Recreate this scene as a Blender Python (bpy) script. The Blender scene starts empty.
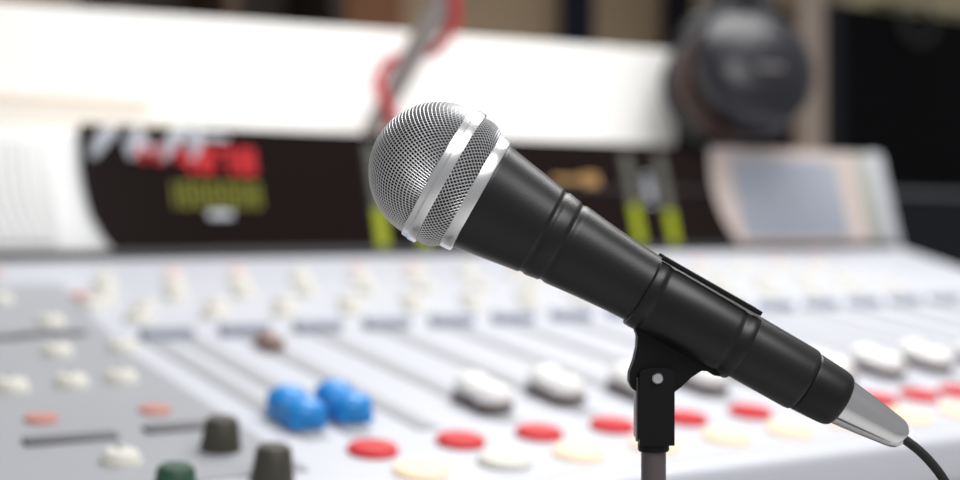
import bpy, bmesh, math, random
from mathutils import Vector, Matrix
random.seed(4)
PI = math.pi
C = bpy.context.scene.collection
EYE = 1.15                                   # camera height above the floor
# ---------------------------------------------------------------- camera
F = 1416.0
cam_d = bpy.data.cameras.new('camera'); cam = bpy.data.objects.new('camera', cam_d); C.objects.link(cam)
cam.location = (0, 0, EYE); cam.rotation_euler = (PI/2, 0, 0)
cam_d.sensor_width = 36; cam_d.lens = F*36/960; cam_d.clip_start = .01
cam_d.dof.use_dof = True; cam_d.dof.focus_distance = .509; cam_d.dof.aperture_fstop = 5.0
bpy.context.scene.camera = cam
# ---------------------------------------------------------------- world and lights
wd = bpy.data.worlds.new('world'); bpy.context.scene.world = wd; wd.use_nodes = True
wd.node_tree.nodes['Background'].inputs[0].default_value = (.97, .98, 1, 1)
wd.node_tree.nodes['Background'].inputs[1].default_value = .32
def area(name, loc, target, sx, sy, power, col=(1, 1, 1)):
    l = bpy.data.lights.new(name, 'AREA'); l.shape = 'RECTANGLE'; l.size = sx; l.size_y = sy; l.energy = power; l.color = col
    o = bpy.data.objects.new(name, l); C.objects.link(o); o.location = loc
    o.rotation_euler = (Vector(target)-Vector(loc)).to_track_quat('-Z', 'Y').to_euler()
    return o
area('ceiling_softbox', (.45, 1.75, 2.55), (.3, 1.3, .9), 1.5, .9, 38, (1, .985, .97))
area('streak_light', (.75, -.35, 2.35), (.15, 1.2, 1.05), 1.1, .7, 21, (1, 1, 1))  # soft strip lamp added for the highlight streak along the microphone
vs = bpy.context.scene.view_settings
vs.view_transform = 'Standard'; vs.look = 'None'; vs.gamma = 1; vs.use_curve_mapping = False; vs.exposure = .1
# ---------------------------------------------------------------- materials
def mat(name, col, rough=.5, metal=0, spec=.5, emit=None, es=0, noise=0, nscale=20, bump=0, bscale=200):
    m = bpy.data.materials.new(name); m.use_nodes = True; nt = m.node_tree; b = nt.nodes['Principled BSDF']
    b.inputs['Base Color'].default_value = (*col, 1); b.inputs['Roughness'].default_value = rough
    b.inputs['Metallic'].default_value = metal; b.inputs['Specular IOR Level'].default_value = spec
    if emit: b.inputs['Emission Color'].default_value = (*emit, 1); b.inputs['Emission Strength'].default_value = es
    tc = nt.nodes.new('ShaderNodeTexCoord')
    if noise:
        n = nt.nodes.new('ShaderNodeTexNoise'); n.inputs['Scale'].default_value = nscale; n.inputs['Detail'].default_value = 3
        nt.links.new(tc.outputs['Object'], n.inputs['Vector'])
        mx = nt.nodes.new('ShaderNodeMix'); mx.data_type = 'RGBA'
        mx.inputs['A'].default_value = (*[c*(1-noise) for c in col], 1); mx.inputs['B'].default_value = (*[min(1, c*(1+noise)) for c in col], 1)
        nt.links.new(n.outputs['Fac'], mx.inputs['Factor']); nt.links.new(mx.outputs['Result'], b.inputs['Base Color'])
    if bump:
        n = nt.nodes.new('ShaderNodeTexNoise'); n.inputs['Scale'].default_value = bscale
        nt.links.new(tc.outputs['Object'], n.inputs['Vector'])
        bp = nt.nodes.new('ShaderNodeBump'); bp.inputs['Strength'].default_value = bump; bp.inputs['Distance'].default_value = .001
        nt.links.new(n.outputs['Fac'], bp.inputs['Height']); nt.links.new(bp.outputs['Normal'], b.inputs['Normal'])
    return m
M = dict(
    mic=mat('satin_black_paint', (.008, .008, .008), .38, 0, .40, bump=.05, bscale=1500),
    micend=mat('black_plastic', (.007, .007, .007), .42, 0, .32),
    clip=mat('clip_plastic', (.007, .007, .0075), .36, 0, .38),
    bracket=mat('bracket_plastic', (.006, .006, .007), .5, 0, .2),
    steel=mat('grille_wire', (.72, .72, .73), .44, 1),
    band=mat('brushed_nickel', (.85, .85, .86), .27, 1),
    foam=mat('foam_lining', (.006, .006, .006), .95, 0, .05),
    chrome=mat('satin_chrome', (.76, .76, .77), .16, 1),
    pole=mat('pole_grey', (.11, .09, .095), .35, .2, .5),
    rubber=mat('cable_rubber', (.012, .012, .012), .5, 0, .4),
    deck=mat('deck_paint', (.53, .545, .595), .45, 0, .4, noise=.03, nscale=8),
    panel=mat('master_falloff_panel', (.32, .33, .355), .5, 0, .4, noise=.04, nscale=6),
    fascia=mat('fascia_paint', (.50, .47, .455), .5, 0, .3),
    rim=mat('rim_paint', (.60, .61, .66), .4),
    slot=mat('slot_grey', (.36, .365, .385), .5),
    bar=mat('bar_grey', (.42, .44, .51), .45),
    darkbar=mat('dark_bar', (.13, .13, .14), .5),
    capw=mat('fader_cap_white', (.86, .85, .83), .4), caps=mat('fader_cap_side', (.13, .095, .09), .5),
    blue=mat('fader_cap_blue', (.012, .25, .66), .35), 
    brown=mat('brown_cap', (.26, .17, .14), .5),
    red=mat('red_button', (.60, .006, .014), .4, emit=(1, .02, .03), es=.04),
    redoff=mat('pale_red_button', (.50, .21, .17), .45),
    amber=mat('amber_button', (.86, .66, .46), .4, emit=(1, .80, .58), es=.26),
    cream=mat('cream_knob', (.68, .665, .60), .45), pink=mat('pink_button', (.80, .50, .48), .45),
    olive=mat('olive_knob', (.045, .040, .028), .5), green=mat('dark_green_knob', (.02, .07, .04), .5),
    house=mat('bridge_white', (.84, .84, .83), .4), endc=mat('bridge_end', (.38, .385, .355), .45), endw=mat('bridge_rim', (.46, .475, .51), .4),
    pinkf=mat('grille_surround', (.56, .47, .43), .5), grl=mat('grille_slat_white', (.84, .84, .83), .5), grr=mat('grille_slat_blue', (.46, .49, .56), .45),
    grb=mat('grille_back', (.66, .66, .65), .6), grb2=mat('grille_back_blue', (.34, .355, .40), .6),
    glass=mat('display_glass', (.009, .005, .0045), .18, 0, .16), strip=mat('base_strip', (.025, .025, .028), .5),
    ledr=mat('red_digits', (.30, 0, .005), .5, emit=(1, .0, .012), es=.28), ledg=mat('dim_green_digits', (.08, .08, .005), .5, emit=(.40, .40, .0), es=.30),
    ledl=mat('lit_meter', (.16, .20, 0), .5, emit=(.62, .68, 0), es=.36), ledo=mat('unlit_meter', (.15, .15, .12), .5),
    mark=mat('print_and_glare', (.50, .52, .56), .5), markb=mat('bright_print', (.66, .68, .74), .5), amb=mat('amber_print', (.42, .24, .08), .5),
    part=mat('partition_white', (.82, .81, .79), .5, noise=.01), beige=mat('partition_beige', (.72, .64, .54), .5),
    rod=mat('rod_metal', (.30, .26, .245), .45, .1), redc=mat('red_cable', (.55, .03, .04), .45),
    hp=mat('headphone_gloss', (.014, .014, .019), .32, 0, .4), hpad=mat('headphone_leather', (.010, .010, .012), .5, 0, .4), hring=mat('headphone_ring', (.09, .09, .10), .3, .5), hred=mat('headphone_lining', (.03, .010, .007), .6),
    hlog=mat('headphone_print', (.10, .09, .09), .5),
    rack=mat('rack_black', (.004, .004, .005), .7, 0, .06), rackl=mat('rack_slate', (.016, .017, .022), .6, 0, .12), trim=mat('rack_trim', (.25, .26, .28), .35, .6),
    cloth=mat('cream_cloth', (.62, .58, .40), .9, noise=.35, nscale=30), coil=mat('coil_grey', (.03, .03, .03), .5),
    navy=mat('navy_fabric', (.012, .016, .038), .85, noise=.2), black=mat('black_fabric', (.006, .006, .010), .8),
    terra=mat('terracotta', (.26, .115, .055), .8, noise=.2, nscale=10), dwood=mat('dark_wood', (.030, .020, .016), .6, noise=.5, nscale=6),
    mwood=mat('mid_wood', (.09, .055, .03), .6, noise=.3, nscale=9),
    post=mat('beige_post', (.36, .29, .24), .6), floor=mat('floor_vinyl', (.80, .79, .78), .6, noise=.06, nscale=30),
    foot=mat('pedestal_grey', (.12, .12, .125), .5))
# back wall: tan plaster with soft patches
mw = mat('wall_tan', (.42, .31, .20), .85, noise=.28, nscale=1.6, bump=.3, bscale=60)
# ---------------------------------------------------------------- helpers
def link(name, bm, m, parent=None, world=None, smooth=True, angle=35):
    me = bpy.data.meshes.new(name); bmesh.ops.recalc_face_normals(bm, faces=bm.faces); bm.to_mesh(me); bm.free()
    for k in (m if isinstance(m, (list, tuple)) else [m]): me.materials.append(k)
    o = bpy.data.objects.new(name, me); C.objects.link(o)
    if smooth:
        for p in me.polygons: p.use_smooth = True
        me.set_sharp_from_angle(angle=math.radians(angle))
    place(o, parent, world if world is not None else Matrix())
    return o
def place(o, parent, world):
    if parent is not None:
        o.parent = parent; o.matrix_basis = WM[parent.name].inverted() @ world
    else: o.matrix_basis = world
    WM[o.name] = world.copy()
WM = {}
def empty(name, world):
    o = bpy.data.objects.new(name, None); o.empty_display_size = .05; C.objects.link(o); place(o, None, world); return o
def tag(o, label, cat, group=None):
    o['label'] = label; o['category'] = cat
    if group: o['group'] = group
    return o
def struct(o, label=None, cat=None):
    o['kind'] = 'structure'
    if label: o['label'] = label; o['category'] = cat
    return o
def box(x0, x1, y0, y1, z0, z1, bev=0, seg=2, bm=None, mi=0):
    b = bmesh.new()
    bmesh.ops.create_cube(b, size=1)
    bmesh.ops.transform(b, matrix=Matrix.Translation(((x0+x1)/2, (y0+y1)/2, (z0+z1)/2)) @ Matrix.Diagonal((x1-x0, y1-y0, z1-z0, 1)), verts=b.verts)
    if bev: bmesh.ops.bevel(b, geom=b.edges[:], offset=bev, segments=seg, profile=.5, affect='EDGES')
    for f in b.faces: f.material_index = mi
    return merge(bm, b)
def merge(bm, b):
    if bm is None: return b
    me = bpy.data.meshes.new('t'); b.to_mesh(me); b.free(); bm.from_mesh(me); bpy.data.meshes.remove(me); return bm
def lathe(prof, seg=64, axis='X', cap=True, bm=None):
    """prof = [(s, r)...] revolved about an axis"""
    b = bmesh.new(); rings = []
    for s, r in prof:
        if r < 1e-7: rings.append([b.verts.new((s, 0, 0))]); continue
        rings.append([b.verts.new((s, r*math.cos(2*PI*k/seg), r*math.sin(2*PI*k/seg))) for k in range(seg)])
    for A, B in zip(rings, rings[1:]):
        for k in range(seg):
            k2 = (k+1) % seg
            if len(A) == 1 and len(B) == 1: continue
            if len(A) == 1: b.faces.new((A[0], B[k], B[k2]))
            elif len(B) == 1: b.faces.new((A[k], B[0], A[k2]))
            else: b.faces.new((A[k], B[k], B[k2], A[k2]))
    if cap:
        for R in (rings[0], rings[-1]):
            if len(R) > 1: b.faces.new(R)
    if axis == 'Z': bmesh.ops.transform(b, matrix=Matrix.Rotation(-PI/2, 4, 'Y'), verts=b.verts)
    if axis == 'Y': bmesh.ops.transform(b, matrix=Matrix.Rotation(PI/2, 4, 'Z'), verts=b.verts)
    return merge(bm, b)
def tube(pts, r, seg=12, bm=None, sub=6, closed=False):
    """smooth tube through points (Catmull-Rom); r number or list"""
    P = [Vector(p) for p in pts]; R = r if isinstance(r, (list, tuple)) else [r]*len(P)
    Q = []; RR = []
    n = len(P)
    for i in range(n-1):
        p0 = P[max(i-1, 0)]; p1 = P[i]; p2 = P[i+1]; p3 = P[min(i+2, n-1)]
        for k in range(sub):
            t = k/sub
            Q.append(.5*((2*p1)+(p2-p0)*t+(2*p0-5*p1+4*p2-p3)*t*t+(3*p1-p0-3*p2+p3)*t**3)); RR.append(R[i]*(1-t)+R[i+1]*t)
    Q.append(P[-1]); RR.append(R[-1])
    b = bmesh.new(); rings = []; up = None
    for i, q in enumerate(Q):
        d = (Q[min(i+1, len(Q)-1)]-Q[max(i-1, 0)]).normalized()
        if up is None: up = d.orthogonal().normalized()
        up = (up-d*up.dot(d)).normalized(); w = d.cross(up)
        rings.append([b.verts.new(q+RR[i]*(up*math.cos(2*PI*k/seg)+w*math.sin(2*PI*k/seg))) for k in range(seg)])
    for A, B in zip(rings, rings[1:]):
        for k in range(seg): b.faces.new((A[k], A[(k+1) % seg], B[(k+1) % seg], B[k]))
    b.faces.new(rings[0]); b.faces.new(rings[-1])
    return merge(bm, b)
def prism(poly, y0, y1, bev=0, bm=None):
    """polygon of (x, z) extruded along y"""
    b = bmesh.new()
    A = [b.verts.new((x, y0, z)) for x, z in poly]; B = [b.verts.new((x, y1, z)) for x, z in poly]
    b.faces.new(A); b.faces.new(B[::-1]); n = len(A)
    for k in range(n): b.faces.new((A[k], B[k], B[(k+1) % n], A[(k+1) % n]))
    if bev: bmesh.ops.bevel(b, geom=b.edges[:], offset=bev, segments=2, profile=.5, affect='EDGES', clamp_overlap=True)
    return merge(bm, b)
def basis(x, y, z, o): return Matrix(((x[0], y[0], z[0], o[0]), (x[1], y[1], z[1], o[1]), (x[2], y[2], z[2], o[2]), (0, 0, 0, 1)))
# ================================================================ room
# mixing desk frame: U runs along the channel rows, V away from the operator, N out of the sloping top
U = Vector((2200, 1416, 18)).normalized()
V = Vector((-914, 1416, 253)); V = (V-U*U.dot(V)).normalized()
N = U.cross(V)
H = .24
O = Vector((0, 0, EYE))-H*N
def CM(u, v, w=0): return basis(U, V, N, O+u*U+v*V+w*N)
yaw = Vector((U.x, U.y, 0)).normalized(); back = Vector((-yaw.y, yaw.x, 0))     # horizontal frame of the desk
UPZ = Vector((0, 0, 1))
def HM(u, d, z): p = u*yaw+d*back; return basis(yaw, back, UPZ, (p.x, p.y, z))  # horizontal frame, origin on the floor below the camera
struct(link('floor', box(-4, 6, -2.5, 6.5, -.06, 0), M['floor'], smooth=False))
struct(link('wall_back', box(-4, 7, 0, .12, 0, 2.9), mw, world=HM(0, 3.3, 0), smooth=False))
struct(link('baseboard_back', box(-4, 7, 0, .02, 0, .1, .004), M['dwood'], world=HM(0, 3.28, 0), smooth=False))
def px(x, y, z): return Vector(((x-480)*z/F, z, EYE+(240-y)*z/F))
def hcoord(p): return p.x*yaw.x+p.y*yaw.y, p.x*back.x+p.y*back.y
def on_plane(x, y, d):
    """u and height where the view through a photo point meets the vertical plane d behind the eye"""
    r = Vector(((x-480)/F, 1, (240-y)/F)); t = d/(r.x*back.x+r.y*back.y); p = r*t
    return p.x*yaw.x+p.y*yaw.y, EYE+p.z
# wall features: dark wooden shelf unit, terracotta panel, navy curtain, black post, beige post
def wallbox(name, x0, x1, m, d, th, z0, z1, bev=.004):
    u0 = on_plane(x0, 20, d)[0]; u1 = on_plane(x1, 20, d)[0]
    return link(name, box(0, u1-u0, 0, th, 0, z1-z0, bev), m, world=HM(u0, d, z0)), u1-u0
# bookcase (dark) against the wall
D = 3.0
u0 = on_plane(118, 20, D)[0]; u1 = on_plane(344, 20, D)[0]
bk = empty('bookcase', HM(u0, D, 0)); tag(bk, 'dark brown wooden bookcase against the wall behind the white partition', 'bookcase')
W = u1-u0
link('case', box(0, .03, 0, .29, 0, 1.95, bm=box(W-.03, W, 0, .29, 0, 1.95, bm=box(.03, W-.03, 0, .29, 1.92, 1.95, bm=box(.03, W-.03, .27, .29, 0, 1.92)))), M['dwood'], bk, HM(u0, D, 0), smooth=False)
for z in (.06, .45, .84, 1.23, 1.60): link('shelf', box(.03, W-.03, .01, .27, 0, .025), M['mwood'], bk, HM(u0, D, z), smooth=False)
gu = on_plane(228, 20, D)[0]-u0
link('divider', box(gu, gu+.03, .01, .27, .06, 1.92), M['mwood'], bk, HM(u0, D, 0), smooth=False)
o, w = wallbox('storage_box', 255, 322, M['black'], D+.03, .2, 1.256, 1.56, .01); tag(o, 'black storage box on the bookcase shelf', 'box')
o, w = wallbox('storage_box', 160, 222, mat('box_brown', (.07, .045, .03), .7), D+.03, .2, 1.256, 1.50, .01); tag(o, 'brown storage box on the left side of the bookcase shelf', 'box')
# terracotta panel hung on the wall
o, w = wallbox('wall_panel', 346, 404, M['terra'], 3.25, .049, 1.15, 2.3, .01); tag(o, 'terracotta coloured acoustic panel hung beside the bookcase', 'panel')
# navy curtain with folds
def curtain(x0, x1, m, d, z0, z1, name, label):
    u0 = on_plane(x0, 20, d)[0]; u1 = on_plane(x1, 20, d)[0]; n = 24; b = bmesh.new(); cols = []
    for s in (0, .012):
        for k in range(n+1):
            t = k/n; y = .035*math.sin(t*PI*6)+s
            cols.append([b.verts.new(((u1-u0)*t, y*(1.0-.3*q), (z1-z0)*q)) for q in (0, .5, 1)])
    for s in (0, 1):
        for k in range(n):
            for q in range(2):
                A = cols[s*(n+1)+k]; B = cols[s*(n+1)+k+1]; b.faces.new((A[q], B[q], B[q+1], A[q+1]))
    for k in (0, n):
        for q in range(2): b.faces.new((cols[k][q], cols[k][q+1], cols[n+1+k][q+1], cols[n+1+k][q]))
    for k in range(n):
        for q in (0, 2): b.faces.new((cols[k][q], cols[k+1][q], cols[n+2+k][q], cols[n+1+k][q]))
    o = link(name, b, m, world=HM(u0, d, z0)); tag(o, label, 'curtain'); return o
curtain(566, 590, M['navy'], 3.19, .03, 2.6, 'curtain', 'narrow navy curtain hanging on the tan wall')
curtain(668, 690, M['black'], 3.19, .03, 2.6, 'curtain', 'narrow black curtain hanging behind the headphones')
for i, (x0, x1) in enumerate(((805, 826),)):
    o, w = wallbox('trim_1', x0, x1, M['post'], 2.49, .04, 0, 2.9, .006); struct(o)
# ================================================================ equipment rack at right
D = 2.52
u0 = on_plane(826, 100, D)[0]; zr = on_plane(890, 9, D)[1]; zt = on_plane(940, 193, D)[1]
rk = empty('equipment_rack', HM(u0, D, 0)); tag(rk, 'tall black equipment rack with a grey rail beside the mixing desk', 'rack')
link('cabinet', box(0, .95, 0, .55, zt, zr, .012, bm=box(0, .95, .02, .55, .02, zt-.001)), M['rack'], rk, HM(u0, D, 0), angle=30)
link('lower_panel', box(.01, .94, 0, .019, .05, zt-.01, .003), M['rackl'], rk, HM(u0, D, 0))
link('rail', box(-.002, .952, -.012, .0, zt-.010, zt+.004, .002), M['trim'], rk, HM(u0, D, 0))
link('door_frame', box(.0, .05, -.008, -.0005, zt+.02, zr-.01, .002), M['rackl'], rk, HM(u0, D, 0))
# crumpled cloth and a coil of cable on the rack
b = bmesh.new(); bmesh.ops.create_icosphere(b, subdivisions=4, radius=1)
for v in b.verts:
    n_ = .16*math.sin(7*v.co.x+3*v.co.y)+.13*math.sin(9*v.co.y+5*v.co.z)+.1*math.sin(13*v.co.z+6*v.co.x)
    v.co = v.co*(1+n_); v.co.x *= .34; v.co.y *= .14; v.co.z = max(v.co.z*.06, -.035)+.035
uc, _ = on_plane(915, 8, D+.25)
tag(link('cloth', b, M['cloth'], world=HM(uc+.02, D+.3, zr)), 'crumpled cream cloth lying on top of the black rack', 'cloth')
b = None
for k, (rr, dz) in enumerate(((.062, 0), (.058, .004), (.066, -.003), (.055, .006))):
    pts = [(rr*math.cos(a), -.004-.004*k, rr*.75*math.sin(a)+dz) for a in [2*PI*q/20 for q in range(21)]]
    b = tube(pts, .0035, 8, bm=b, sub=2)
uc, zc = on_plane(917, 24, D-.02)
tag(link('cable_coil', b, M['coil'], world=HM(uc, D-.014, zc)), 'coiled dark grey cable hanging on the front of the rack', 'cable')
# ================================================================ white partition behind the desk
vp = 1.62; pbase = O+vp*V
pd = hcoord(pbase-Vector((0, 0, 0)))[1]
u1_, ztop = on_plane(676, 51, pd); u0_ = -.25
pt = empty('partition', HM(u0_, pd, 0)); tag(pt, 'long low white partition panel standing behind the meter bridge', 'partition')
uA, zA = on_plane(20, 3, pd); sl = (ztop-zA)/(u1_-uA)
link('panel', prism([(0, .05), (0, zA+sl*(u0_-uA)), (u1_-u0_, ztop), (u1_-u0_, .05)], 0, .05, .005), M['part'], pt, HM(u0_, pd, 0))
uL0, zL = on_plane(0, 98, pd); uL1, _ = on_plane(150, 98, pd)
link('beige_stripe', box(0, uL1-u0_, -.003, 0, zL-.006, zL+.005, .001), M['beige'], pt, HM(u0_, pd, 0))
link('lower_ledge', box(0, uL1-u0_+.02, -.03, 0, zL-.032, zL-.022, .002), M['beige'], pt, HM(u0_, pd, 0))
for x in (.2, (u1_-u0_)-.25): link('foot', box(x, x+.06, -.12, .17, 0, .05, .006), M['foot'], pt, HM(u0_, pd, 0))
# ================================================================ mixing desk
root_p = O+.9*U+1.0*V
desk = empty('mixing_desk', basis(yaw, back, UPZ, (root_p.x, root_p.y, 0)))
tag(desk, 'large white mixing desk with red buttons, faders and a black display bridge', 'mixing desk')
def part(name, bm, m, mw_, **k): return link(name, bm, m, desk, mw_, **k)
# deck: outline in (u, v)
outline = [(-.05, .645), (1.42, .645), (1.60, 1.25), (1.705, 1.44), (1.705, 1.50), (-.05, 1.50)]
def slab(poly, w0, w1, bev=0):
    b = bmesh.new(); A = [b.verts.new((u, v, w0)) for u, v in poly]; B = [b.verts.new((u, v, w1)) for u, v in poly]
    b.faces.new(A); b.faces.new(B[::-1]); n = len(A)
    for k in range(n): b.faces.new((A[k], B[k], B[(k+1) % n], A[(k+1) % n]))
    if bev: bmesh.ops.bevel(b, geom=b.edges[:], offset=bev, segments=3, profile=.5, affect='EDGES')
    return b
part('deck', slab(outline, -.03, 0, .006), M['deck'], CM(0, 0))
part('underbody', slab([(-.03, .70), (1.40, .70), (1.58, 1.25), (1.68, 1.42), (1.68, 1.48), (-.03, 1.48)], -.20, -.031), M['fascia'], CM(0, 0), smooth=False)
part('front_rim', box(-.05, 1.42, .622, .645, -.034, .002, .007, 3), M['rim'], CM(0, 0))
part('fascia', box(-.04, 1.41, .640, .695, -.20, -.0345, .004), M['fascia'], CM(0, 0))
for uu in (.15, 1.2):
    P = O+uu*U+1.1*V
    part('pedestal', box(-.06, .06, -.22, .22, .03, P.z-.215, .01, bm=box(-.09, .09, -.3, .3, 0, .03, .008)), M['foot'], basis(yaw, back, UPZ, (P.x, P.y, 0)))
# left master section: added plate, its greyer colour paints in the light's falloff
part('master_falloff_panel', slab([(-.04, .70), (.352, .70), (.352, 1.02), (.385, 1.30), (-.04, 1.30)], 0, .0012), M['panel'], CM(0, 0), smooth=False)
# fader slots and channel seams
slots = [.385, .415, .465]+[.528+.0660*k for k in range(14)]
slot0 = None
def copy_child(o, world):
    c = o.copy(); C.objects.link(c); c.parent = desk; c.matrix_basis = WM[desk.name].inverted() @ world; WM[c.name] = world.copy()
    for ch in list(o.children):
        g = ch.copy(); C.objects.link(g); g.parent = c
    return c
def rep(cache, key, maker, world):
    if key not in cache: cache[key] = maker(world); return cache[key]
    return copy_child(cache[key], world)
cache = {}
def slot(wm):
    return part('fader_slot', box(-.0060, .0060, -.145, .145, -.001, .0012, bm=box(-.0085, .0085, -.150, .150, -.001, .0006)), M['slot'], wm, smooth=False)
for s in slots: rep(cache, 'slot', slot, CM(s, .905))
# saddle shaped fader caps: high at both ends, dipped in the middle
def cap(kind):
    def f(wm):
        sc = .62 if kind == 'brown' else 1.0
        b = bmesh.new()
        for yy in (-.0125, .0125):
            t_ = bmesh.new(); bmesh.ops.create_uvsphere(t_, u_segments=28, v_segments=16, radius=1)
            for v_ in t_.verts:
                v_.co = Vector((v_.co.x*.0142, v_.co.y*.0128+yy, max(v_.co.z, -.35)*.0092+.0112+(.0015 if yy > 0 else 0)))*sc
            merge(b, t_)
        merge(b, box(-.011*sc, .011*sc, -.013*sc, .013*sc, .006*sc, .0155*sc, .003*sc))
        o = part('fader_cap', b, M[kind], wm, angle=60)
        link('cap_skirt', box(-.0130, .0130, -.0225, .0220, .0012, .0085, .003), M['caps' if kind == 'capw' else ('blue' if kind == 'blue' else 'brown')], o, wm @ Matrix.Diagonal((.62, .62, .62, 1)) if kind == 'brown' else wm)
        return o
    return f
for u, v, k in ((.388, .795, 'blue'), (.424, .800, 'blue'), (.462, 1.000, 'brown')): rep(cache, k, cap(k), CM(u, v))
cache['blue']['label'] = 'blue fader cap'; cache['brown']['label'] = 'brown fader cap'
for k, s in enumerate(slots[3:]): rep(cache, 'capw', cap('capw'), CM(s+.002, .796+.006*math.sin(k*2.1)))
# buttons
def button(name, r, h, m, el=1.0):
    def f(wm):
        b = lathe([(0, r*1.0), (h*.6, r), (h*.9, r*.9), (h, r*.6), (h, 0)], 28, 'Z', cap=True)
        return part(name, b, M[m], wm)
    return f
for u in (.405, .467, .527, .587, .651, .712, .779, .844, .892, .938, .995, 1.055, 1.115, 1.175, 1.235):
    rep(cache, 'red', button('red_button', .0155, .005, 'red'), CM(u, .722))
for u in (.412, .470, .525, .586, .648, .706, .766, .827, .885, .945, 1.005, 1.065, 1.125):
    k = 'cream' if abs(u-.470) < .001 else 'amber'
    rep(cache, 'b'+k, button('lit_button', .0165, .005, k), CM(u, .676))
cache['red']['label'] = 'lit red button'
# channel bars: block with a grey front
def bar(wm):
    return part('channel_display', box(-.021, .021, -.007, .008, 0, .010, .002), M['bar'], wm)
for k in range(15): rep(cache, 'bar', bar, CM(.399+.0664*k, 1.056))
# rows of cream rotary knobs
def knob(m, r=.0115, h=.008):
    def f(wm):
        b = lathe([(0, r*1.05), (h*.3, r*1.0), (h*.85, r*.85), (h, r*.7), (h, 0)], 24, 'Z')
        o = part('rotary_knob', b, M[m], wm)
        link('pointer', box(-.001, .001, .002, r*.8, h, h+.0006), M['caps'], o, wm, smooth=False)
        return o
    return f
for r_, v in enumerate((1.125, 1.165, 1.215, 1.275)):
    for k in range(15):
        rep(cache, 'knc', knob('cream'), CM(.405+.0664*k+(.014 if r_ % 2 else -.006), v))
for k in range(15):
    rep(cache, 'pk' if k % 3 else 'ck', button('round_button', .008, .004, 'pink' if k % 3 else 'cream'), CM(.445+.0700*k, 1.355))
    rep(cache, 'wk', button('round_button', .009, .004, 'cream'), CM(.430+.0700*k, 1.315))
# master section bits
for u, v in ((.335, 1.36), (.386, 1.235)): rep(cache, 'ro', button('round_button', .0105, .004, 'redoff'), CM(u, v))
for u, v in ((.241, .842), (.313, .843)): rep(cache, 'ro', button('round_button', .0105, .004, 'redoff'), CM(u, v))
def dbar(wm): return part('display_strip', box(-.027, .027, -.006, .006, 0, .004, .001), M['darkbar'], wm)
for u, v in ((.245, .795), (.318, .800), (.313, 1.079), (.262, 1.075)): rep(cache, 'db', dbar, CM(u, v))
for u, v in ((.205, .930), (.243, .920), (.283, .922), (.318, .925), (.325, 1.120), (.300, 1.015), (.350, 1.018), (.380, 1.19), (.258, .745), (.31, 1.22)):
    rep(cache, 'knc', knob('cream'), CM(u, v))
def tall(m):
    def f(wm):
        b = lathe([(0, .0125), (.006, .0115), (.018, .0098), (.020, .008), (.020, 0)], 24, 'Z')
        return part('tall_knob', b, M[m], wm)
    return f
for u, v in ((.320, .752), (.325, .690)): rep(cache, 'tk', tall('olive'), CM(u, v))
rep(cache, 'tg', tall('green'), CM(.262, .672))
cache['tk']['label'] = 'dark olive knob'; cache['tg']['label'] = 'dark green knob'
# ---------------------------------------------------------------- meter bridge
AL = math.radians(66)
T = math.cos(AL)*V+math.sin(AL)*N; FN = U.cross(T)          # FN points away from the viewer
if FN.dot(V) < 0: FN = -FN
P0 = O+1.438*V-.011*U
def FM(u, t, d=0): return basis(U, FN, T, P0+u*U+t*T+d*FN)   # local x along, y into the bridge, z up the face
def lerp(a, b, t): return a+(b-a)*t
HT = .150
part('bridge_body', box(.05, 1.700, .004, .105, .002, HT, .008, 3), M['house'], FM(0, 0))
part('base_strip', box(.05, 1.690, -.006, .004, -.006, .009, .001), M['strip'], FM(0, 0))
# black display with bowed ends
def bow(t, side):   # left edge bows left, going down it moves right
    q = t/HT
    tb = ((.502, .484, .472, .468, .466, .467, .469), (1.385, 1.368, 1.356, 1.350, 1.349, 1.352, 1.358))[side]
    x = q*6; i = min(5, int(x)); return lerp(tb[i], tb[i+1], x-i)
b = bmesh.new(); L = []; R = []
for k in range(21):
    t = .003+(HT-.003)*k/20
    L.append((bow(t, 0), t)); R.append((bow(t, 1), t))
poly = L+R[::-1]
part('display', prism(poly, -.0015, .003), M['glass'], FM(0, 0), smooth=False)
# left grille: white with curved vertical slats
b = None
for k in range(15):
    uu = .435-.0105*k
    pts = [(uu+(bow(t, 0)-bow(.006, 0))*.8-.002, .001, t) for t in [.022+.106*q/6 for q in range(7)]]
    b = tube(pts, .0022, 6, bm=b, sub=2)
part('speaker_grille', b, M['grl'], FM(0, 0))['label'] = 'white curved slat grille'
part('grille_surround', box(.26, .437, .0005, .006, .018, .132, .002), M['grb'], FM(0, 0))
# right grille: pinkish surround, blue grey slats
poly = [(bow(t, 1)+.001, t) for t in [.006+(HT-.006)*k/20 for k in range(21)]]+[(1.640, HT), (1.640, .006)]
part('grille_surround', prism(poly, -.001, .003), M['pinkf'], FM(0, 0), smooth=False)['label'] = 'pinkish grille surround'
part('grille_back', box(1.392, 1.603, -.0014, .004, .018, .136, .001), M['grb2'], FM(0, 0))
b = None
for k in range(25):
    uu = 1.398+.0083*k
    b = tube([(uu-.002, -.003, .134), (uu-.003, -.003, .07), (uu+.002, -.003, .020)], .0023, 6, bm=b, sub=3)
part('speaker_grille', b, M['grr'], FM(0, 0))['label'] = 'blue grey slat grille'
part('end_panel', box(1.641, 1.678, -.001, .003, .006, HT, .001), M['endc'], FM(0, 0))
part('end_cap', box(1.6785, 1.712, -.004, .112, -.002, HT+.003, .010, 3), M['endw'], FM(0, 0))
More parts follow.
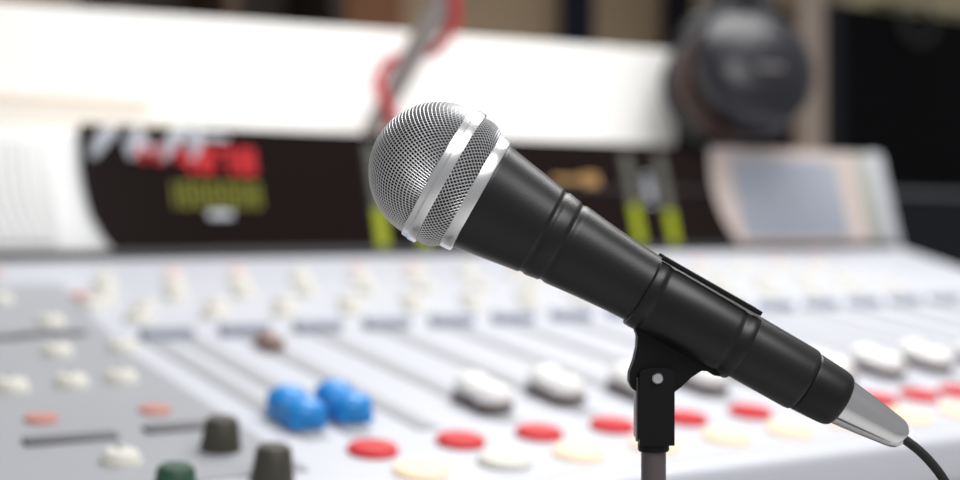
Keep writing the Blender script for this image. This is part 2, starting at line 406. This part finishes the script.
# red and dim green numerals
SEG = {'0': 'abcdef', '1': 'bc', '2': 'abged', '3': 'abgcd', '4': 'fgbc', '5': 'afgcd', '6': 'afgedc', '7': 'abc', '8': 'abcdefg', '9': 'abcfgd', 'A': 'abcefg'}
def digit(b, ch, x, z, w, h, th):
    m = h/2
    R_ = dict(a=(0, w, h-th, h), d=(0, w, 0, th), g=(0, w, m-th/2, m+th/2), f=(0, th, m, h), b=(w-th, w, m, h), e=(0, th, 0, m), c=(w-th, w, 0, m))
    for s in SEG[ch]:
        x0, x1, z0, z1 = R_[s]; b = box(x+x0, x+x1, -.0035, -.0015, z+z0, z+z1, bm=b)
    return b
b = None
for ch, x, h in (('1', .528, .018), ('1', .546, .020), ('4', .572, .030), ('8', .596, .030), ('7', .620, .031), ('8', .645, .031)): b = digit(b, ch, x, .127-h, .020 if ch != '1' else .010, h, .0075)
part('red_numerals', b, M['ledr'], FM(0, 0), smooth=False)
b = None
for k, ch in enumerate('1000008'): b = digit(b, ch, .556+.0165*k, .057, .0110, .029, .0030)
part('green_numerals', b, M['ledg'], FM(0, 0), smooth=False)
part('small_label', box(.602, .630, -.003, -.0015, .045, .053), M['mark'], FM(0, 0), smooth=False)
# reflection at the top left of the display, painted as pale curved marks
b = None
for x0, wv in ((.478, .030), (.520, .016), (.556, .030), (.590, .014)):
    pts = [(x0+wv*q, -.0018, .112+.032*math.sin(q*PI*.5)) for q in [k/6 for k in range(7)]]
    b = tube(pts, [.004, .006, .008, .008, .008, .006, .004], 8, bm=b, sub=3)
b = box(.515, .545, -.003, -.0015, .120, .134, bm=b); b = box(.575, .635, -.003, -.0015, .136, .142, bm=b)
part('painted_glare', b, M['mark'], FM(0, 0))['label'] = 'pale curved glare painted on the display'
# level meters
def meter(u, lit):
    fr = part('level_meter', box(u-.0095, u+.0095, -.0025, -.0015, .008, .138), mat('meter_slot', (.03, .03, .028), .5), FM(0, 0), smooth=False)
    b = None; c = None
    for k in range(16):
        z = .0105+.0078*k
        if k < lit: b = box(u-.0075, u+.0075, -.0040, -.0025, z, z+.0064, bm=b)
        else: c = box(u-.0065, u+.0065, -.0040, -.0025, z, z+.0046, bm=c)
    link('lit_segments', b, M['ledl'], fr, FM(0, 0), smooth=False); link('unlit_segments', c, M['ledo'], fr, FM(0, 0), smooth=False)
for u, l in ((.815, 6), (.872, 5), (1.202, 7), (1.261, 6)): meter(u, l)
b = None
for k in range(5): b = box(1.226, 1.240, -.003, -.0015, .064+.010*k, .068+.010*k, bm=b)
b = box(1.228, 1.238, -.003, -.0015, .074, .092, bm=b)
part('meter_scale', b, M['mark'], FM(0, 0), smooth=False)
part('amber_label', box(1.075, 1.140, -.003, -.0015, .095, .101, bm=box(1.125, 1.150, -.003, -.0015, .090, .106)), M['amb'], FM(0, 0), smooth=False)
part('divider_line', box(.90, 1.34, -.003, -.0015, .0855, .0870), mat('thin_line', (.10, .09, .09), .5), FM(0, 0), smooth=False)
# ================================================================ lamp rod with red cable, standing on the bridge
top = FM(0, HT, .05)
zb = 1.70
A_ = px(370, 134, zb); B_ = px(443, 0, zb+.03); B2 = px(500, -115, zb+.05)
ub = (A_-P0).dot(U)
for _ in range(8):
    Abase = P0+ub*U+(HT+.0015)*T+.040*FN
    ub += (371-(480+F*Abase.x/Abase.y))*Abase.y/F/U.x
rd = empty('boom_rod', Matrix.Translation(Abase)); tag(rd, 'slanting grey metal rod rising from the bridge behind the microphone head', 'rod')
link('clamp', lathe([(0, .016), (.006, .016), (.010, .011), (.016, .010), (.016, 0)], 32, 'Z'), M['rod'], rd, basis(U, FN, T, Abase))
d_ = (B_-Abase-.012*T).normalized()
link('rod', tube([Abase+.012*T, Abase+.012*T+d_*.10, Abase+.012*T+d_*.2, Abase+.012*T+d_*.36], [.0110, .0145, .0155, .0150], 20), M['rod'], rd, Matrix.Identity(4))
s0 = Abase+.012*T; side = d_.cross(Vector((0, -1, 0))).normalized(); fw = d_.cross(side)
if side.x < 0: side = -side
if fw.y > 0: fw = -fw
cp = []
for s, a, rr in ((.013, -.1, .021), (.020, .0, .020), (.033, .5, .0205), (.046, 1.6, .021), (.060, 2.7, .022), (.075, 3.14, .023), (.09, 3.4, .023), (.105, 4.2, .021), (.12, 5.2, .021), (.135, 6.0, .023), (.155, 6.28, .026), (.175, 6.4, .026), (.20, 7.4, .021), (.24, 9.0, .021), (.28, 10.5, .021)):
    cp.append(s0+d_*s+rr*(side*math.cos(a)+fw*math.sin(a)))
tag(link('red_cable', tube(cp, .0068, 12), M['redc'], world=Matrix.Identity(4)), 'red cable wound around the slanting metal rod', 'cable')
# ================================================================ headphones on the bridge
hz = 1.98
hc = px(758, 64, hz)
hp = empty('headphones', Matrix.Translation(px(745, 142, hz+.02))); tag(hp, 'large glossy black over-ear headphones resting on the right of the bridge', 'headphones')
ax = Vector((.30, -.92, .30)).normalized()          # outward axis of the near cup
xs = UPZ.cross(ax).normalized(); zs = ax.cross(xs)
CU = basis(ax, xs, zs, hc)
R0 = .091
link('ear_cup', lathe([(-.030, 0), (-.030, R0*.93), (-.020, R0), (-.008, R0), (.002, R0*.96), (.012, R0*.86), (.021, R0*.68), (.027, R0*.45), (.030, R0*.2), (.031, 0)], 64), M['hp'], hp, CU)
link('cup_ring', lathe([(-.036, R0*.98), (-.036, R0*1.05), (-.030, R0*1.07), (-.024, R0*1.05), (-.024, R0*.98)], 64, cap=False), M['hring'], hp, basis(ax, xs, zs, hc-ax*.018))
link('cup_print', box(.0290, .0318, -.020, .020, -.022, -.014, bm=None), M['hlog'], hp, CU, smooth=False)
def pad(c, axx, R, th, m, inner=.55, name='ear_pad'):
    xs_ = UPZ.cross(axx).normalized(); zs_ = axx.cross(xs_); prof = []
    for k in range(25):
        a = 2*PI*k/24; prof.append((th*math.cos(a), R-(R*(1-inner)/2)+(R*(1-inner)/2)*math.sin(a)))
    return link(name, lathe(prof, 56, cap=False), M[m], hp, basis(axx, xs_, zs_, c))
pad(hc-ax*.082+Vector((-.018, 0, -.008)), ax, R0*.98, .017, 'hpad')
link('pad_lining', lathe([(-.010, R0*.6), (-.010, R0*.97), (.020, R0*.97), (.020, R0*.6)], 56, cap=False), M['hred'], hp, basis(ax, xs, zs, hc-ax*.056+Vector((-.010, 0, -.006))))
ax2 = Vector((-.30, 1, -.05)).normalized(); c2 = px(724, 66, hz+.17)
xs2 = UPZ.cross(ax2).normalized(); zs2 = ax2.cross(xs2)
link('ear_cup', lathe([(-.020, 0), (-.020, R0*.95), (-.004, R0), (.012, R0*.92), (.024, R0*.6), (.026, 0)], 56), M['hp'], hp, basis(ax2, xs2, zs2, c2))
pad(c2-ax2*.034, ax2, R0*1.05, .018, 'hpad')
apex = (hc+c2)/2+Vector((.0, 0, .21))
hb = [hc+Vector((-.004, .03, .070)), hc+Vector((-.012, .02, .115)), hc+Vector((-.014, .03, .16)), apex+Vector((0, -.03, -.005)), apex+Vector((0, .03, -.005)), c2+Vector((-.004, -.01, .15)), c2+Vector((0, -.015, .07))]
b = tube(hb, .019, 14, sub=8)
link('headband', b, M['hpad'], hp, Matrix.Identity(4))
for c, s in ((hc+Vector((-.004, .022, .075)), 1), (c2+Vector((0, -.012, .075)), -1)):
    link('yoke', box(-.030, .030, -.010, .010, -.030, .030, .006), M['hp'], hp, Matrix.Translation(c))
# ================================================================ microphone
DM = .523; K = DM/F
MC = px(438.7, 172, DM); ang = math.radians(29.7)
axm = Vector((math.cos(ang), 0, -math.sin(ang))); nm = Vector((math.sin(ang), 0, math.cos(ang)))
MM = basis(axm, Vector((0, 1, 0)), nm, MC)
def P_(l): return [(s*K, r*K) for s, r in l]
mic = empty('microphone', basis(axm, Vector((0, 1, 0)), nm, MC)); tag(mic, 'black handheld microphone with a silver mesh head, held tilted in the stand clip', 'microphone')
def mp(name, bm, m, parent=None, mod=None, **k): return link(name, bm, m, parent or mic, MM, **k)
body = [(47, 57.6), (49, 58.3), (52, 57.6), (84, 52.6), (115.5, 47.6), (117.5, 47.4), (118.6, 46.2), (120, 45.7), (122, 45.6), (124, 46.3), (126, 46.6), (136, 44.9), (138.5, 44.6), (140, 43.3), (141.5, 42.8), (143.5, 42.9), (145.5, 43.7), (149, 43.6),
        (180, 40.2), (215, 37.4), (238, 36.4), (300, 34.6), (350, 33.9), (416, 33.2), (419.5, 32.5), (421, 31.2)]
mp('body', lathe(P_(body), 128, cap=True), M['mic'], angle=50)
mp('end_sleeve', lathe(P_([(421, 30), (422, 31.0), (424, 31.2), (452, 29.6), (458, 28.6), (461.5, 26.8), (463, 24), (463, 0)]), 96), M['micend'], angle=50)
# head
mp('foam_lining', lathe([(-66*K*math.cos(a), 66.2*K*math.sin(a)) for a in [PI/2*k/16 for k in range(17)]]+P_([(14, 67.5), (28, 64), (38, 58), (38, 0)]), 64), M['foam'])
def wires(verts, edges, rad):
    """square tubes along each edge, raised lens section"""
    b = bmesh.new()
    for i, j, nrm in edges:
        p, q = verts[i], verts[j]; d = (q-p)
        if d.length < 1e-7: continue
        w = d.normalized().cross(nrm).normalized()*rad; h = nrm*rad*.9
        A = [b.verts.new(p+w), b.verts.new(p+h), b.verts.new(p-w), b.verts.new(p-h)]; B = [b.verts.new(q+w), b.verts.new(q+h), b.verts.new(q-w), b.verts.new(q-h)]
        for k in range(4): b.faces.new((A[k], A[(k+1) % 4], B[(k+1) % 4], B[k]))
    return b
# dome: a flat woven sheet pressed over the ball (sheet distance kept from the tip)
R = 69.6*K; pit = 3.9*K; n = int(PI/2*R/pit)+2
vt = []; idx = {}; vt_ax = Matrix.Rotation(math.radians(20), 3, 'X')
for i in range(-n, n+1):
    for j in range(-n, n+1):
        x, y = i*pit, j*pit; rho = math.hypot(x, y); th = rho/R
        if th > PI/2+.01: continue
        dirv = Vector((0, x/rho, y/rho)) if rho > 0 else Vector((0, 0, 0))
        over = .35*K*(1 if (i+j) % 2 else -1)
        p = (Vector((-1, 0, 0))*math.cos(th)+dirv*math.sin(th))*(R+0*over)
        idx[(i, j)] = len(vt); vt.append(vt_ax @ p)
ed = []
for (i, j), a in idx.items():
    for di, dj in ((1, 0), (0, 1)):
        c = idx.get((i+di, j+dj))
        if c is not None: ed.append((a, c, ((vt[a]+vt[c])/2).normalized()))
mp('grille_dome', wires(vt, ed, .50*K), M['steel'], smooth=False)
# lower grille: diamond weave on the tapering barrel between the bands
pr = [(13, 69.8), (19, 70.2), (25, 69.4), (31, 67.2), (38, 62.6)]
def rad_at(s):
    for (a, ra), (b_, rb) in zip(pr, pr[1:]):
        if s <= b_: return ra+(rb-ra)*(s-a)/(b_-a)
    return pr[-1][1]
nn = 100; rows = 11; vt = []; ed = []; idx = {}
for j in range(rows+1):
    s = 12+26.0*j/rows
    for i in range(nn):
        a = 2*PI*(i+.5*(j % 2))/nn; idx[(i, j)] = len(vt); r_ = rad_at(s)
        vt.append(Vector((s*K, r_*K*math.cos(a), r_*K*math.sin(a))))
for j in range(rows):
    for i in range(nn):
        for di in ((0, -1) if j % 2 == 0 else (0, 1)):
            a = idx[(i, j)]; c = idx[((i+di) % nn, j+1)]; m_ = (vt[a]+vt[c])/2; m_.x = 0; ed.append((a, c, m_.normalized()))
mp('grille_skirt', wires(vt, ed, .50*K), M['steel'], smooth=False)
mp('centre_band', lathe(P_([(-1.5, 68), (-1.6, 71.8), (-1, 72.3), (3.9, 72.6), (4.3, 72.0), (4.7, 72.0), (5.1, 73.0), (5.6, 73.5), (13.0, 73.5), (13.8, 73.1), (14.0, 72.0), (14.0, 69)]), 128, cap=False), M['band'], angle=30)
mp('collar', lathe(P_([(36.6, 60), (36.4, 62.6), (37.2, 63.3), (40, 63.3), (47.6, 62.4), (48.8, 61.8), (49.2, 60.8), (49.2, 57)]), 128, cap=False), M['band'], angle=30)
# ================================================================ cable with silver plug boot
cb = empty('microphone_cable', basis(axm, Vector((0, 1, 0)), nm, MC+axm*463*K)); tag(cb, 'black cable with a silver cone shaped plug leaving the microphone end', 'cable')
link('plug_boot', lathe(P_([(463.2, 0), (463.2, 24.0), (490, 20.8), (522, 16.4), (528, 15.2), (532, 13.2), (535, 10), (536.2, 6.5), (536.2, 0)]), 96), M['chrome'], cb, MM, angle=50)
cpts = [px(901, 437, DM), px(909.5, 443, DM), px(919, 450.5, DM), px(930, 461.5, DM), px(942, 477, DM), px(951, 495, DM), px(962, 540, DM), px(970, 640, DM)]
base_z = .006
e = cpts[-1]
cpts += [Vector((e.x+.005, e.y-.01, .55)), Vector((e.x+.02, e.y-.02, .15)), Vector((e.x+.06, e.y-.06, .02)), Vector((e.x+.16, e.y-.12, base_z)), Vector((e.x+.35, e.y-.05, base_z)), Vector((e.x+.6, e.y-.15, base_z))]
link('cable', tube(cpts, 5.0*K*.95, 16, sub=8), M['rubber'], cb, Matrix.Identity(4), angle=80)
# ================================================================ stand with clip
xp = 653.5
base = px(xp, 240, DM); base.z = 0
st = empty('microphone_stand', Matrix.Translation(base)); tag(st, 'black microphone stand with a grey pole and a clip gripping the microphone', 'microphone stand')
# C-shaped clip
outer = [(234.5, 37.8), (235.2, 39.6), (236.5, 40.2), (243, 40.3), (246, 40.0), (248.2, 38.7), (251, 38.6), (254, 39.2), (290, 38.8), (329, 38.2), (332, 37.9), (334.5, 37.0), (337, 37.1), (339.5, 38.0), (344, 38.3), (348.5, 38.0), (350, 37.2), (350.4, 35.6)]
def gap(s): return 36.4+(34.1-36.4)*(s-238)/112+.25
b = bmesh.new(); ph0, ph1, nph = math.radians(37), math.radians(360-22), 72
prev = None
for k in range(nph+1):
    a = ph0+(ph1-ph0)*k/nph; ring = []
    for s, r in outer: ring.append(b.verts.new((s*K, -r*K*math.sin(a), r*K*math.cos(a))))
    for s, r in outer[::-1]:
        g = gap(s)*K; ring.append(b.verts.new((s*K, -g*math.sin(a), g*math.cos(a))))
    if prev:
        m_ = len(ring)
        for q in range(m_): b.faces.new((prev[q], ring[q], ring[(q+1) % m_], prev[(q+1) % m_]))
    else: b.faces.new(ring)
    prev = ring
b.faces.new(prev[::-1])
clipo = link('clip', b, M['clip'], st, MM, angle=45)
# lips: flanges along the opening
bb = box(234*K, 346*K, -26.5*K, -20*K, 33.0*K, 37.6*K, .8*K)
bb = box(233.6*K, 346*K, 11*K, 15.5*K, 36.6*K, 40.0*K, .8*K, bm=bb)
link('clip_lip', bb, M['bracket'], st, MM)
# hinge tongue under the clip
def ip(x, y): return ((x-480)*K, EYE+(240-y)*K)
tong = [ip(*p) for p in ((634, 329), (636.5, 336), (636, 347), (633, 360), (628.5, 372), (628, 381), (631, 387.5), (637, 391.5), (672, 392), (680, 386), (690, 376.5), (700, 370), (706, 370.5), (712, 374.5), (718, 375.5), (722, 371), (724, 366), (690, 348), (655, 330), (640, 322))]
b = prism(tong, DM-.0036, DM+.0036)
link('hinge_tongue', b, M['bracket'], st, Matrix.Identity(4), angle=40)
# fork: two cheeks joined below
def cheek(y0, y1, bm):
    pts = [ip(637.5, 443)]+[ip(637.5, 371), ip(640, 368.2), ip(647, 366.4), ip(655, 366), ip(663, 366.4), ip(669.5, 368.2), ip(672, 371), ip(672, 443)]
    return prism(pts, y0, y1, bm=bm)
b = cheek(DM-.0072, DM-.0038, None); b = cheek(DM+.0038, DM+.0072, b)
x0, z0 = ip(637.5, 443); x1, z1 = ip(672, 393)
b = box(x0, x1, DM-.0038, DM+.0038, z0, z1, .0007, bm=b)
link('hinge_fork', b, M['bracket'], st, Matrix.Identity(4), angle=40)
x0, z0 = ip(635, 438); x1, z1 = ip(637.4, 376)
link('fork_edge', box(x0, x1, DM-.005, DM+.005, z0, z1, .0003), M['pole'], st, Matrix.Identity(4))
sx, sz = ip(655.2, 376.5)
link('screw', lathe([(0, .0021), (.0006, .0021), (.0011, .0017), (.0011, .0010), (.0006, .0009), (.0006, 0)], 28, 'Y'), M['band'], st, basis((1, 0, 0), (0, -1, 0), (0, 0, -1), (sx, DM-.0072, sz)))
pxx, pz0 = ip(xp, 443)
pz1 = ip(xp, 451)[1]
link('collar_nut', lathe([(pz1, .0054), (pz1+.0006, .0058), (pz0-.0002, .0058), (pz0-.0002, 0)], 40, 'Z'), M['bracket'], st, Matrix.Translation((pxx, DM, 0)))
link('pole', lathe([(.02, .0046), (pz1, .0046)], 48, 'Z'), M['pole'], st, Matrix.Translation((pxx, DM, 0)))
link('lower_tube', lathe([(.018, .008), (.55, .008), (.552, .011), (.59, .011), (.595, .0085), (.60, .0050)], 40, 'Z'), M['micend'], st, Matrix.Translation((pxx, DM, 0)))
link('round_base', lathe([(0, .12), (.004, .125), (.012, .12), (.018, .06), (.026, .014), (.026, 0)], 72, 'Z'), M['micend'], st, Matrix.Translation((pxx, DM, 0)))
